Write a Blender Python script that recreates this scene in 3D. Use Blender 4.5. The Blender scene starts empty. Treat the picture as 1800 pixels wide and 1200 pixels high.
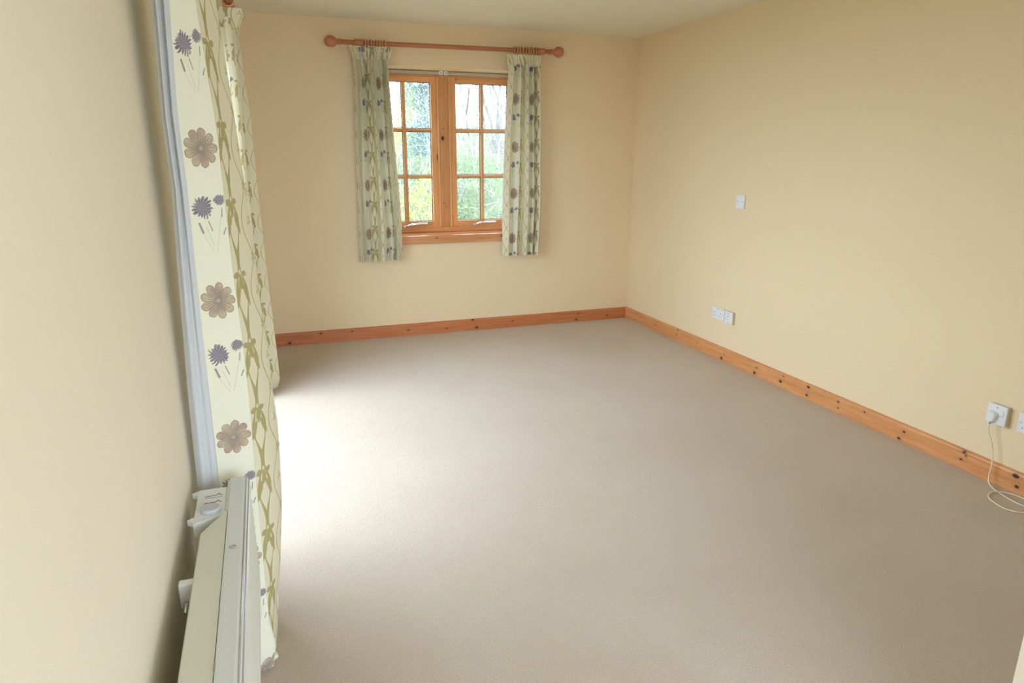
import bpy, bmesh, math, random
from mathutils import Vector, Matrix, noise

random.seed(7)
sc = bpy.context.scene
col = sc.collection
PI = math.pi

# ------------------------------------------------------------------ camera
cam_data = bpy.data.cameras.new('camera')
cam = bpy.data.objects.new('camera', cam_data)
col.objects.link(cam)
cam_data.sensor_fit = 'HORIZONTAL'
cam_data.sensor_width = 36.0
cam_data.lens = 36.0 * 1201.388 / 1800.0
cam_data.clip_start = 0.02
pt, yw, rl = 0.2688, 0.344, 0.0035
fw = Vector((math.sin(yw)*math.cos(pt), math.cos(yw)*math.cos(pt), -math.sin(pt)))
rt0 = Vector((math.cos(yw), -math.sin(yw), 0))
up0 = rt0.cross(fw)
rt = math.cos(rl)*rt0 + math.sin(rl)*up0
up = -math.sin(rl)*rt0 + math.cos(rl)*up0
m = Matrix((rt, up, -fw)).transposed().to_4x4()
m.translation = Vector((0, 0, 1.4663))
cam.matrix_world = m
sc.camera = cam

# ------------------------------------------------------------------ world, sun, exposure
sc.view_settings.view_transform = 'Standard'
sc.view_settings.look = 'None'
sc.view_settings.exposure = 0.0
sc.view_settings.gamma = 1.0
sc.view_settings.use_curve_mapping = False
SKY = 12.0
world = bpy.data.worlds.new('overcast_sky')
sc.world = world
world.use_nodes = True
bg = world.node_tree.nodes['Background']
bg.inputs[0].default_value = (0.70, 0.83, 1.0, 1)
bg.inputs[1].default_value = SKY

sun_d = bpy.data.lights.new('sun', 'SUN')
sun = bpy.data.objects.new('sun', sun_d)
col.objects.link(sun)
sun_d.energy = 0.5
sun_d.angle = math.radians(14)
sun_d.color = (1.0, 0.93, 0.80)
sdir = Vector((math.cos(math.radians(58)), 0.02, -math.sin(math.radians(58))))
sun.rotation_euler = sdir.to_track_quat('-Z', 'Y').to_euler()

def portal(name, loc, rot, sx, sy):
    d = bpy.data.lights.new(name, 'AREA')
    d.shape = 'RECTANGLE'; d.size = sx; d.size_y = sy
    d.cycles.is_portal = True
    o = bpy.data.objects.new(name, d); col.objects.link(o)
    o.location = loc; o.rotation_euler = rot
W, D, H = 3.088, 5.477, 2.40        # right wall x, back wall y, ceiling z
LX = -0.240                         # left wall x
RY = -1.30                          # rear wall y
DY0, DY1, DZ = 2.34, 4.34, 2.06     # glazed door in the left wall
WX0, WX1, WZ0, WZ1 = 0.80, 2.085, 0.788, 2.0965   # window in the back wall
RX0, RX1, RZ0, RZ1 = 0.05, 2.60, 0.10, 2.10  # unseen rear window, added behind the camera as cool fill
SY0, SY1, SZ0, SZ1 = -1.00, -0.20, 0.90, 2.00  # unseen side window, added as cool fill for the left wall
portal('portal_left', (LX-0.38, (DY0+DY1)/2, DZ/2), (0, -PI/2, 0), DZ, DY1-DY0)
portal('portal_back', ((WX0+WX1)/2, D+0.38, (WZ0+WZ1)/2), (-PI/2, 0, 0), WX1-WX0, WZ1-WZ0)
portal('portal_side', (W+0.38, (SY0+SY1)/2, (SZ0+SZ1)/2), (0, PI/2, 0), SZ1-SZ0, SY1-SY0)
portal('portal_rear', ((RX0+RX1)/2, RY-0.38, (RZ0+RZ1)/2), (PI/2, 0, 0), RX1-RX0, RZ1-RZ0)
sc.cycles.max_bounces = 12
sc.cycles.diffuse_bounces = 8
sc.cycles.transparent_max_bounces = 16
sc.cycles.caustics_reflective = False
sc.cycles.caustics_refractive = False
sc.cycles.use_denoising = True

# ------------------------------------------------------------------ node maths helper
class N:
    """a float socket (or number) with operators that add Math nodes"""
    def __init__(s, nt, v): s.nt, s.v = nt, v
    def _m(s, op, *a):
        n = s.nt.nodes.new('ShaderNodeMath'); n.operation = op
        for i, x in enumerate((s,)+a):
            x = x.v if isinstance(x, N) else x
            if isinstance(x, (int, float)): n.inputs[i].default_value = x
            else: s.nt.links.new(x, n.inputs[i])
        return N(s.nt, n.outputs[0])
    def __add__(s, o): return s._m('ADD', o)
    def __sub__(s, o): return s._m('SUBTRACT', o)
    def __mul__(s, o): return s._m('MULTIPLY', o)
    def __truediv__(s, o): return s._m('DIVIDE', o)
    __radd__ = __add__; __rmul__ = __mul__
    def __rsub__(s, o): return (s*-1)+o
    def abs(s): return s._m('ABSOLUTE')
    def sin(s): return s._m('SINE')
    def cos(s): return s._m('COSINE')
    def sqrt(s): return s._m('SQRT')
    def pow(s, o): return s._m('POWER', o)
    def mod(s, o): return s._m('FLOORED_MODULO', o)
    def floor(s): return s._m('FLOOR')
    def atan2(s, o): return s._m('ARCTAN2', o)
    def max(s, o): return s._m('MAXIMUM', o)
    def min(s, o): return s._m('MINIMUM', o)
    def clamp(s):
        r = s._m('ADD', 0.0); r.v.node.use_clamp = True; return r
    def below(s, e, w=0.002):          # 1 where s < e with a soft edge w
        r = ((e - s) if isinstance(e, N) else (s*-1 + e))*(1.0/w) + 0.5
        return r.clamp()

def new_mat(name, rough=0.6, spec=0.3):
    mt = bpy.data.materials.new(name); mt.use_nodes = True
    nt = mt.node_tree; b = nt.nodes['Principled BSDF']
    b.inputs['Roughness'].default_value = rough
    b.inputs['Specular IOR Level'].default_value = spec
    return mt, nt, b
def rgb(nt, c):
    n = nt.nodes.new('ShaderNodeRGB'); n.outputs[0].default_value = (*c, 1); return n.outputs[0]
def mix(nt, f, a, b):
    n = nt.nodes.new('ShaderNodeMix'); n.data_type = 'RGBA'
    f = f.v if isinstance(f, N) else f
    if isinstance(f, (int, float)): n.inputs[0].default_value = f
    else: nt.links.new(f, n.inputs[0])
    for i, c in ((6, a), (7, b)):
        if isinstance(c, tuple): n.inputs[i].default_value = (*c, 1)
        else: nt.links.new(c, n.inputs[i])
    return n.outputs[2]
def coords(nt, which='Object'):
    n = nt.nodes.new('ShaderNodeTexCoord'); return n.outputs[which]
def sep(nt, v):
    n = nt.nodes.new('ShaderNodeSeparateXYZ'); nt.links.new(v, n.inputs[0])
    return [N(nt, n.outputs[i]) for i in range(3)]
def mapping(nt, v, scale):
    n = nt.nodes.new('ShaderNodeMapping'); nt.links.new(v, n.inputs[0]); n.inputs[3].default_value = scale
    return n.outputs[0]
def noise_tex(nt, v, scale, detail=2.0, rough=0.5, dist=0.0):
    n = nt.nodes.new('ShaderNodeTexNoise'); nt.links.new(v, n.inputs['Vector'])
    n.inputs['Scale'].default_value = scale; n.inputs['Detail'].default_value = detail
    n.inputs['Roughness'].default_value = rough; n.inputs['Distortion'].default_value = dist
    return N(nt, n.outputs['Fac'])
def bump(nt, b, h, strength, dist):
    n = nt.nodes.new('ShaderNodeBump'); n.inputs['Strength'].default_value = strength
    n.inputs['Distance'].default_value = dist
    nt.links.new(h.v if isinstance(h, N) else h, n.inputs['Height'])
    nt.links.new(n.outputs[0], b.inputs['Normal'])

def plain(name, c, rough=0.5, spec=0.4, metal=0.0, var=0.04):
    mt, nt, b = new_mat(name, rough, spec)
    b.inputs['Metallic'].default_value = metal
    f = noise_tex(nt, coords(nt), 6.0, 3)
    nt.links.new(mix(nt, f, tuple(x*(1-var) for x in c), tuple(min(1, x*(1+var)) for x in c)), b.inputs['Base Color'])
    return mt

def paint(name, c, tex=0.25):
    mt, nt, b = new_mat(name, 0.75, 0.25)
    co = coords(nt)
    f = noise_tex(nt, co, 1.3, 3)
    nt.links.new(mix(nt, f, tuple(x*0.97 for x in c), tuple(x*1.02 for x in c)), b.inputs['Base Color'])
    bump(nt, b, noise_tex(nt, co, 220, 3), tex, 0.0012)
    return mt

def pine(name, axis, knots=(), base=(0.62, 0.26, 0.085), seed=0.0, rnd=0.0, rough=0.38, knot_scale=3.0):
    """waxed pine: grain along axis, knots at (along, across) metres"""
    mt, nt, b = new_mat(name, rough, 0.4)
    co = coords(nt)
    X = sep(nt, co)
    al = X['xyz'.index(axis)]
    oth = [X[i] for i in range(3) if i != 'xyz'.index(axis)]
    sc3 = [26.0, 26.0, 26.0]; sc3['xyz'.index(axis)] = 1.4
    g = noise_tex(nt, mapping(nt, co, sc3), 2.2, 5, 0.6, 0.6)
    sc4 = [190.0]*3; sc4['xyz'.index(axis)] = 5.0
    g2 = noise_tex(nt, mapping(nt, co, sc4), 1.0, 3, 0.6)
    dark = tuple(x*y for x, y in zip(base, (0.60, 0.46, 0.36)))
    lite = tuple(min(1, x*y) for x, y in zip(base, (1.18, 1.32, 1.55)))
    c = mix(nt, ((g-0.30)*2.2).clamp(), dark, lite)
    c = mix(nt, 0.5, c, base)
    c = mix(nt, ((g2-0.52)*2.2).clamp()*0.35, c, dark)
    acr = X[2] if axis != 'z' else oth[0]
    tot = None; halo = None
    for (ka, kz, kr) in knots:
        kr *= 0.85
        da = (al-ka)/1.35; dz = acr-kz
        d = (da*da+dz*dz).sqrt()
        k1 = d.below(kr, kr*0.5); k2 = (1.0-(d/(kr*3.2))).clamp()
        tot = k1 if tot is None else tot.max(k1)
        halo = k2 if halo is None else halo.max(k2)
    if rnd > 0:
        v = nt.nodes.new('ShaderNodeTexVoronoi'); s5 = [9.0]*3; s5['xyz'.index(axis)] = knot_scale
        nt.links.new(mapping(nt, co, s5), v.inputs['Vector']); v.inputs['Scale'].default_value = 1.0
        d = N(nt, v.outputs['Distance'])
        k1 = d.below(rnd, rnd*0.5); k2 = (1.0-d/(rnd*3.0)).clamp()
        tot = k1 if tot is None else tot.max(k1)
        halo = k2 if halo is None else halo.max(k2)
    if tot is not None:
        c = mix(nt, halo*0.45, c, tuple(x*0.5 for x in base))
        c = mix(nt, tot*0.93, c, (0.035, 0.014, 0.008))
    nt.links.new(c, b.inputs['Base Color'])
    bump(nt, b, g2, 0.15, 0.0006)
    return mt

def glass_mat():
    mt = bpy.data.materials.new('window_glass'); mt.use_nodes = True
    nt = mt.node_tree; nt.nodes.clear()
    out = nt.nodes.new('ShaderNodeOutputMaterial'); mx = nt.nodes.new('ShaderNodeMixShader')
    tr = nt.nodes.new('ShaderNodeBsdfTransparent'); gl = nt.nodes.new('ShaderNodeBsdfGlossy')
    fr = nt.nodes.new('ShaderNodeLayerWeight'); fr.inputs[0].default_value = 0.5
    tr.inputs[0].default_value = (0.97, 0.985, 0.98, 1); gl.inputs['Roughness'].default_value = 0.02
    # rain-speckle, plus a faint translucent veil that stands in for flare haze
    f = noise_tex(nt, coords(nt), 90, 3)
    speck_veil = ((f-0.60)*3.0).clamp()*0.10
    nt.links.new((N(nt, fr.outputs['Facing']).pow(5.0)*0.9+0.04+speck_veil*0.4).clamp().v, mx.inputs[0])
    nt.links.new(tr.outputs[0], mx.inputs[1]); nt.links.new(gl.outputs[0], mx.inputs[2])
    tl = nt.nodes.new('ShaderNodeBsdfTranslucent'); tl.inputs[0].default_value = (0.9, 0.93, 0.92, 1)
    m2 = nt.nodes.new('ShaderNodeMixShader')
    nt.links.new((speck_veil*0.6+0.028).v, m2.inputs[0])
    nt.links.new(mx.outputs[0], m2.inputs[1]); nt.links.new(tl.outputs[0], m2.inputs[2])
    nt.links.new(m2.outputs[0], out.inputs[0])
    return mt

def cloth_mat(name, lining=False):
    mt = bpy.data.materials.new(name); mt.use_nodes = True
    nt = mt.node_tree; nt.nodes.clear()
    out = nt.nodes.new('ShaderNodeOutputMaterial'); mx = nt.nodes.new('ShaderNodeMixShader')
    df = nt.nodes.new('ShaderNodeBsdfDiffuse'); tl = nt.nodes.new('ShaderNodeBsdfTranslucent')
    nt.links.new(df.outputs[0], mx.inputs[1]); nt.links.new(tl.outputs[0], mx.inputs[2])
    nt.links.new(mx.outputs[0], out.inputs[0])
    uv = coords(nt, 'UV')
    U, V, _ = sep(nt, uv)
    weave = noise_tex(nt, mapping(nt, uv, (1.0, 1.0, 1.0)), 900, 2)
    if lining:
        c = mix(nt, weave, (0.66, 0.68, 0.72), (0.76, 0.78, 0.82))
        nt.links.new(c, df.inputs[0]); nt.links.new(c, tl.inputs[0]); mx.inputs[0].default_value = 0.30
        return mt
    PU, PV = 0.285, 0.365
    wob = noise_tex(nt, uv, 45, 3)-0.5
    wob2 = noise_tex(nt, uv, 260, 2)
    u = U.mod(PU)
    cream = (0.82, 0.81, 0.67)
    c = mix(nt, weave, tuple(x*0.93 for x in cream), tuple(min(1, x*1.05) for x in cream))
    # faintly darker, warmer ground under the two trellis stripes
    stripe = (1.0-u.below(0.100, 0.001))
    c = mix(nt, stripe*0.55, c, (0.74, 0.68, 0.48))
    olive = (0.36, 0.30, 0.095)
    def ell(uu, vv, a, b_):            # normalised radius
        x = uu/a; y = vv/b_; return (x*x+y*y).sqrt()
    # --- vine stripe, centre 0.135: tear drops in a leafy ogee
    S = 0.1825
    cu = u-0.137; ph = V.mod(S)-S/2
    c1 = (V*(2*PI/S)).cos()
    off = c1*0.5+0.5
    edge = cu.abs()-(off*0.024+0.002)
    wid = (V*(4*PI/S)+0.6).sin()*0.0022+0.0048
    line = edge.abs().below(wid+wob*0.004, 0.0015)
    drop = ell(cu+ph*0.10, ph+0.004, 0.0075, 0.020).below(1.0, 0.25)
    ph2 = (V+S/2).mod(S)-S/2
    leafl = ell(cu.abs()-0.021+ph2*0.45, ph2, 0.0085, 0.030).below(1.0+wob*1.2, 0.25)
    leafd = ell(cu, (V+S*0.30).mod(S)-S/2, 0.0105, 0.020).below(1.0+wob*1.5, 0.25)
    leafb = ell(cu.abs()-0.018, (V+S*0.20).mod(S)-S/2, 0.015, 0.008).below(1.0+wob*1.5, 0.25)
    vine = line.max(drop).max(leafl).max(leafd).max(leafb)
    inb = ((u-0.137).abs()).below(0.034, 0.001)
    c = mix(nt, vine*inb*0.80, c, olive)
    # --- thin ogee stripe, centre 0.228
    cu = u-0.228
    c2 = ((V*(2*PI/S)).cos()*0.5+0.5)
    c2 = c2.pow(0.75)
    edge = (cu.abs()-(c2*0.040+0.0015)).abs()
    line = edge.below(0.0025+wob*0.0018, 0.0014)
    th = (V.mod(S)-S/2+0.0).atan2(cu)
    r = ell(cu, V.mod(S)-S/2, 1, 1)
    star = r.below(((th*2.5).cos().abs()*0.010+0.004)+wob*0.006, 0.002)
    r2 = ell(cu, (V+S/2).mod(S)-S/2, 1, 1)
    th2 = ((V+S/2).mod(S)-S/2).atan2(cu)
    sprig = r2.below((th2*1.5+0.6).cos().abs()*0.017-0.004+wob*0.008, 0.002)
    inc = cu.abs().below(0.046, 0.001)
    c = mix(nt, line.max(star*0.7).max(sprig*0.8)*inc*0.75, c, (0.43, 0.35, 0.11))
    # --- flower stripe
    vz = V.mod(PV)-PV/2
    row = V/PV; rid = row.floor()
    dx = u-0.049; dy = vz-0.0
    r = (dx*dx+dy*dy).sqrt(); th = dy.atan2(dx)+rid*0.7
    pet = (th*4.5).cos().abs()
    R = pet.pow(0.45)*0.017+0.029+wob*0.008
    big = r.below(R, 0.0016)
    tone = noise_tex(nt, mapping(nt, uv, (1, 1, 1)), 30, 2)
    pc = mix(nt, ((tone-0.35)*3).clamp(), (0.43, 0.30, 0.26), (0.58, 0.50, 0.34))
    streak = (((th*27).sin()*0.5+0.5)*(1.0-((r-0.012)/0.03)).clamp()*(wob2*1.6)).clamp()
    pc = mix(nt, (streak*1.5).clamp()*0.8, pc, (0.15, 0.12, 0.12))
    rim = (1.0-(R-r).below(0.0028, 0.0015))
    pc = mix(nt, (1.0-rim)*0.55, pc, (0.22, 0.15, 0.10))
    gap = (1.0-pet*4.0).clamp()
    pc = mix(nt, gap*0.65, pc, (0.22, 0.15, 0.12))
    ctr = r.below(0.0085, 0.006)
    pc = mix(nt, ctr*0.7, pc, (0.17, 0.13, 0.14))
    pc = mix(nt, (r.below(0.006, 0.002))*wob2, pc, (0.55, 0.55, 0.50))
    c = mix(nt, big*0.92, c, pc)
    def corn(c, cx, cz, Rr, squash=1.0):
        dx = u-cx; dy = ((V-cz).mod(PV)-PV/2)/squash
        r = (dx*dx+dy*dy).sqrt(); th = dy.atan2(dx)
        R = ((th*8.5+wob*7.0).cos().abs())*(Rr*0.30)+Rr*0.66+wob*(Rr*1.1)
        k = r.below(R, 0.0012)
        st = ((th*15+wob*9.0).sin()*0.5+0.5)*wob2*1.9
        pc = mix(nt, st.clamp(), (0.12, 0.10, 0.155), (0.36, 0.33, 0.40))
        return mix(nt, k*0.92, c, pc)
    zc = PV*0.644
    # stems and buds below the cornflowers
    def seg(ax, az, bx, bz, w0):
        dx = bx-ax; dz = bz-az; L2 = dx*dx+dz*dz
        px = u-ax; pz = ((V-zc-az).mod(PV)-PV/2)
        h = ((px*dx+pz*dz)/L2).clamp()
        qx = px-h*dx; qz = pz-h*dz
        return (qx*qx+qz*qz).sqrt().below(w0, 0.0012)
    stem = seg(0.040, -0.052, 0.056, -0.100, 0.0006).max(seg(0.088, -0.008, 0.062, -0.110, 0.0006)).max(seg(0.022, -0.058, 0.054, -0.112, 0.0005))
    bud = seg(0.022, -0.044, 0.030, -0.066, 0.0026).max(seg(0.047, -0.040, 0.055, -0.062, 0.0014)).max(seg(0.087, -0.012, 0.085, -0.030, 0.0014)).max(seg(0.092, -0.058, 0.085, -0.072, 0.0016))
    c = mix(nt, stem*0.5, c, (0.32, 0.34, 0.24))
    c = mix(nt, bud*0.8, c, (0.20, 0.19, 0.19))
    c = corn(c, 0.034, zc-0.008, 0.029, 0.95)
    c = corn(c, 0.083, zc+0.010, 0.018, 0.85)
    nt.links.new(c, df.inputs[0]); nt.links.new(mix(nt, 0.45, c, (0.9, 0.82, 0.30)), tl.inputs[0])
    mx.inputs[0].default_value = 0.13
    return mt

def carpet_mat():
    mt, nt, b = new_mat('carpet', 0.95, 0.05)
    co = coords(nt)
    a = noise_tex(nt, co, 330, 4, 0.75)
    big = noise_tex(nt, co, 1.6, 4, 0.55)
    mid = noise_tex(nt, co, 14, 3)
    base = (0.635, 0.535, 0.43)
    c = mix(nt, ((a-0.33)*2.8).clamp(), tuple(x*0.58 for x in base), tuple(min(1, x*1.38) for x in base))
    c = mix(nt, ((big-0.42)*3).clamp()*0.35, c, (0.50, 0.38, 0.26))
    c = mix(nt, ((mid-0.45)*2).clamp()*0.22, c, (0.56, 0.43, 0.35))
    nt.links.new(c, b.inputs['Base Color'])
    b.inputs['Sheen Weight'].default_value = 0.25
    v = nt.nodes.new('ShaderNodeTexVoronoi'); v.inputs['Scale'].default_value = 230
    nt.links.new(co, v.inputs['Vector'])
    bump(nt, b, (1.0-N(nt, v.outputs['Distance']))*0.5+a, 0.75, 0.0045)
    return mt

def leafy(name, a, b_, trans=0.3):
    mt = bpy.data.materials.new(name); mt.use_nodes = True
    nt = mt.node_tree; nt.nodes.clear()
    out = nt.nodes.new('ShaderNodeOutputMaterial'); mx = nt.nodes.new('ShaderNodeMixShader')
    df = nt.nodes.new('ShaderNodeBsdfDiffuse'); tl = nt.nodes.new('ShaderNodeBsdfTranslucent')
    f = noise_tex(nt, coords(nt), 5, 3)
    c = mix(nt, ((f-0.35)*3).clamp(), a, b_)
    nt.links.new(c, df.inputs[0]); nt.links.new(c, tl.inputs[0]); mx.inputs[0].default_value = trans
    nt.links.new(df.outputs[0], mx.inputs[1]); nt.links.new(tl.outputs[0], mx.inputs[2])
    nt.links.new(mx.outputs[0], out.inputs[0])
    return mt

WALL = paint('cream_wall_paint', (0.81, 0.665, 0.445))
WALL_COOL_LIT = paint('cream_paint_cool_light', (0.77, 0.70, 0.56))  # the cream paint made paler, with cool daylight put into the colour
CEIL = paint('ceiling_paint', (0.80, 0.77, 0.66), 0.4)
CARPET = carpet_mat()
KN_BACK = [(0.099, 0.021, .011), (0.341, 0.079, .008), (0.586, 0.077, .006), (1.043, 0.048, .007), (1.368, 0.036, .0065), (1.634, 0.024, .011), (1.60, 0.092, .009), (1.96, 0.055, .006), (2.572, 0.021, .009), (2.593, 0.073, .005), (2.881, 0.035, .007)]
KN_RIGHT = [(5.29, 0.021, .007), (4.941, 0.051, .005), (4.596, 0.09, .006), (4.607, 0.049, .006), (4.315, 0.063, .004), (4.009, 0.021, .012), (3.98, 0.06, .005), (3.64, 0.021, .011), (3.623, 0.063, .006), (3.385, 0.041, .011), (3.364, 0.082, .005), (3.148, 0.027, .009), (3.143, 0.081, .010), (2.897, 0.032, .005), (2.901, 0.07, .007), (2.711, 0.075, .006), (2.474, 0.014, .009), (2.45, 0.06, .007), (2.117, 0.088, .009), (2.106, 0.074, .005), (2.127, 0.047, .006), (1.869, 0.080, .013), (1.856, 0.033, .009)]
PINE_BACK = pine('pine_skirting_back', 'x', KN_BACK, base=(0.55, 0.20, 0.075))
PINE_RIGHT = pine('pine_skirting_right', 'y', KN_RIGHT, base=(0.70, 0.325, 0.125))
PINE_V = pine('pine_upright', 'z', rnd=0.06, base=(0.80, 0.39, 0.145), knot_scale=2.0)
PINE_MULL = pine('pine_mullion', 'z', [(0.794, -0.0115, .015), (0.867, -0.002, .004), (0.272, -0.010, .004), (0.242, 0.004, .0035)], base=(0.66, 0.31, 0.12))
PINE_LITE = pine('pine_bead', 'z', base=(0.82, 0.48, 0.20))
PINE_H = pine('pine_crosswise', 'x', rnd=0.06, base=(0.80, 0.39, 0.145))
PINE_SILL = pine('pine_sill', 'x', [(1.30, 0.800, .006), (1.865, 0.80, .015)], base=(0.66, 0.30, 0.12), rough=0.16)
PINE_SILL.node_tree.nodes['Principled BSDF'].inputs['Coat Weight'].default_value = 1.0
PINE_SILL.node_tree.nodes['Principled BSDF'].inputs['Coat Roughness'].default_value = 0.12
RINGWOOD = plain('ring_wood', (0.60, 0.30, 0.17), 0.3, 0.5)
WOOD_POLE = pine('stained_pole_wood', 'x', base=(0.50, 0.20, 0.095), rough=0.3)
WOOD_POLE_Y = pine('stained_pole_wood_side', 'y', base=(0.50, 0.20, 0.095), rough=0.3)
GLASS = glass_mat()
CLOTH = cloth_mat('printed_curtain_cloth')
LINING = cloth_mat('curtain_lining', True)
WHITE_PL = plain('white_plastic', (0.77, 0.79, 0.81), 0.3, 0.5)
IVORY = plain('ivory_cable', (0.80, 0.74, 0.58), 0.4, 0.4)
CREAM_MET = plain('cream_enamel', (0.68, 0.69, 0.61), 0.35, 0.45)
GREY_MET = plain('pale_grey_enamel', (0.68, 0.71, 0.73), 0.28, 0.5)
KNOB = plain('blue_grey_plastic', (0.52, 0.54, 0.58), 0.45, 0.4)
DARK = plain('dark_slot', (0.03, 0.03, 0.03), 0.6, 0.2)
GREYMARK = plain('grey_print', (0.30, 0.30, 0.29), 0.6, 0.2)
CHROME = plain('satin_chrome', (0.75, 0.75, 0.76), 0.22, 0.5, 1.0)
BLIND = plain('blind_headrail', (0.48, 0.48, 0.40), 0.5, 0.3)
SEAL = plain('dark_glazing_seal', (0.06, 0.05, 0.045), 0.6, 0.2)

# ------------------------------------------------------------------ mesh helpers
def link(name, bm, mat, parent=None, smooth=False):
    me = bpy.data.meshes.new(name); bmesh.ops.recalc_face_normals(bm, faces=bm.faces) if bm.faces else None
    bm.to_mesh(me); bm.free()
    if isinstance(mat, (list, tuple)):
        for q in mat: me.materials.append(q)
    else: me.materials.append(mat)
    if smooth:
        for p in me.polygons: p.use_smooth = True
    o = bpy.data.objects.new(name, me); col.objects.link(o)
    if parent is not None: o.parent = parent
    return o
def box(bm, a, b, bev=0.0, seg=2):
    r = bmesh.ops.create_cube(bm, size=1)
    vs = r['verts']
    for v in vs:
        v.co = Vector([(a[i]+b[i])/2+v.co[i]*(b[i]-a[i]) for i in range(3)])
    if bev > 0:
        es = list({e for v in vs for e in v.link_edges})
        bmesh.ops.bevel(bm, geom=es, offset=bev, segments=seg, affect='EDGES', profile=0.5)
def boxo(name, a, b, mat, parent=None, bev=0.0, seg=2):
    bm = bmesh.new(); box(bm, a, b, bev, seg); return link(name, bm, mat, parent)
def lathe(bm, prof, origin, axis, n=20):
    """prof: list of (along, radius) about a line from origin along axis"""
    ax = Vector(axis).normalized()
    s = ax.orthogonal().normalized(); t = ax.cross(s)
    rings = []
    for (h, r) in prof:
        rings.append([bm.verts.new(Vector(origin)+ax*h+(s*math.cos(k*2*PI/n)+t*math.sin(k*2*PI/n))*max(r, 1e-5)) for k in range(n)])
    for i in range(len(rings)-1):
        for k in range(n):
            bm.faces.new((rings[i][k], rings[i][(k+1) % n], rings[i+1][(k+1) % n], rings[i+1][k]))
    bm.faces.new(rings[0]); bm.faces.new(rings[-1])
def tube(bm, pts, r, n=8):
    pts = [Vector(p) for p in pts]; rings = []
    prev = None
    for i, p in enumerate(pts):
        d = (pts[min(i+1, len(pts)-1)]-pts[max(i-1, 0)]).normalized()
        s = d.orthogonal().normalized() if prev is None else (prev-d*prev.dot(d)).normalized()
        prev = s; t = d.cross(s)
        rr = r[i] if isinstance(r, (list, tuple)) else r
        rings.append([bm.verts.new(p+(s*math.cos(k*2*PI/n)+t*math.sin(k*2*PI/n))*rr) for k in range(n)])
    for i in range(len(rings)-1):
        for k in range(n):
            bm.faces.new((rings[i][k], rings[i][(k+1) % n], rings[i+1][(k+1) % n], rings[i+1][k]))
    if n > 2:
        bm.faces.new(rings[0]); bm.faces.new(rings[-1])
def torus(bm, c, axis, R, r, n=20, m_=8):
    ax = Vector(axis).normalized(); s = ax.orthogonal().normalized(); t = ax.cross(s)
    rings = []
    for i in range(n):
        a = i*2*PI/n; d = s*math.cos(a)+t*math.sin(a)
        rings.append([bm.verts.new(Vector(c)+d*(R+r*math.cos(k*2*PI/m_))+ax*(r*math.sin(k*2*PI/m_))) for k in range(m_)])
    for i in range(n):
        for k in range(m_):
            bm.faces.new((rings[i][k], rings[i][(k+1) % m_], rings[(i+1) % n][(k+1) % m_], rings[(i+1) % n][k]))
def extrude_profile(bm, prof, axis, a, b):
    """prof: closed list of (p,q) in the plane across axis ('x': (y,z), 'y': (x,z))"""
    def P(t, pq):
        return Vector((t, pq[0], pq[1])) if axis == 'x' else Vector((pq[0], t, pq[1]))
    A = [bm.verts.new(P(a, q)) for q in prof]; B = [bm.verts.new(P(b, q)) for q in prof]
    n = len(prof)
    for i in range(n): bm.faces.new((A[i], A[(i+1) % n], B[(i+1) % n], B[i]))
    bm.faces.new(A); bm.faces.new(B)
def spline(P, n):
    """Catmull-Rom through 2-D points, n samples per span"""
    out = []
    for i in range(len(P)-1):
        p0 = P[max(i-1, 0)]; p1 = P[i]; p2 = P[i+1]; p3 = P[min(i+2, len(P)-1)]
        for k in range(n):
            t = k/n
            out.append(tuple(0.5*((2*p1[j])+(-p0[j]+p2[j])*t+(2*p0[j]-5*p1[j]+4*p2[j]-p3[j])*t*t+(-p0[j]+3*p1[j]-3*p2[j]+p3[j])*t*t*t) for j in range(len(p1))))
    out.append(tuple(P[-1])); return out
def interp(tab, z):
    """tab: [(z, val)] descending or ascending"""
    t = sorted(tab)
    if z <= t[0][0]: return t[0][1]
    for (a, va), (b, vb) in zip(t, t[1:]):
        if z <= b:
            k = (z-a)/(b-a); return va+(vb-va)*k
    return t[-1][1]
def root(name, label, cat, loc=(0, 0, 0), group=None):
    o = bpy.data.objects.new(name, None); col.objects.link(o); o.location = loc
    o.empty_display_size = 0.1
    o['label'] = label; o['category'] = cat
    if group: o['group'] = group
    return o
def adopt(parent, *obs):
    """parent given world-space meshes to an empty that is not at the origin"""
    for o in obs:
        o.parent = parent
        o.data.transform(Matrix.Translation(-Vector(parent.location)))
def tag(o, label, cat, group=None):
    o['label'] = label; o['category'] = cat
    if group: o['group'] = group
    return o
def struct(o): o['kind'] = 'structure'; return o

# ------------------------------------------------------------------ room shell
T = 0.36
def wall(name, boxes, mat=WALL):
    bm = bmesh.new()
    for a, b in boxes: box(bm, a, b)
    return struct(link(name, bm, mat))
struct(boxo('floor', (LX-T, RY-T, -0.15), (W+T, D+T, 0.0), CARPET))
struct(boxo('ceiling', (LX-T, RY-T, H), (W+T, D+T, H+0.2), CEIL))
wall('wall_left', [((LX-T, RY, 0), (LX, DY0, H)), ((LX-T, DY1, 0), (LX, D, H)), ((LX-T, DY0, DZ), (LX, DY1, H))], WALL_COOL_LIT)
wall('wall_right', [((W, RY, 0), (W+T, SY0, H)), ((W, SY1, 0), (W+T, D, H)), ((W, SY0, 0), (W+T, SY1, SZ0)), ((W, SY0, SZ1), (W+T, SY1, H))])
wall('wall_back', [((LX-T, D, 0), (WX0, D+T, H)), ((WX1, D, 0), (W+T, D+T, H)), ((WX0, D, 0), (WX1, D+T, WZ0)), ((WX0, D, WZ1), (WX1, D+T, H))])
wall('wall_rear', [((LX-T, RY-T, 0), (RX0, RY, H)), ((RX1, RY-T, 0), (W+T, RY, H)), ((RX0, RY-T, 0), (RX1, RY, RZ0)), ((RX0, RY-T, RZ1), (RX1, RY, H))])
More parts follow.
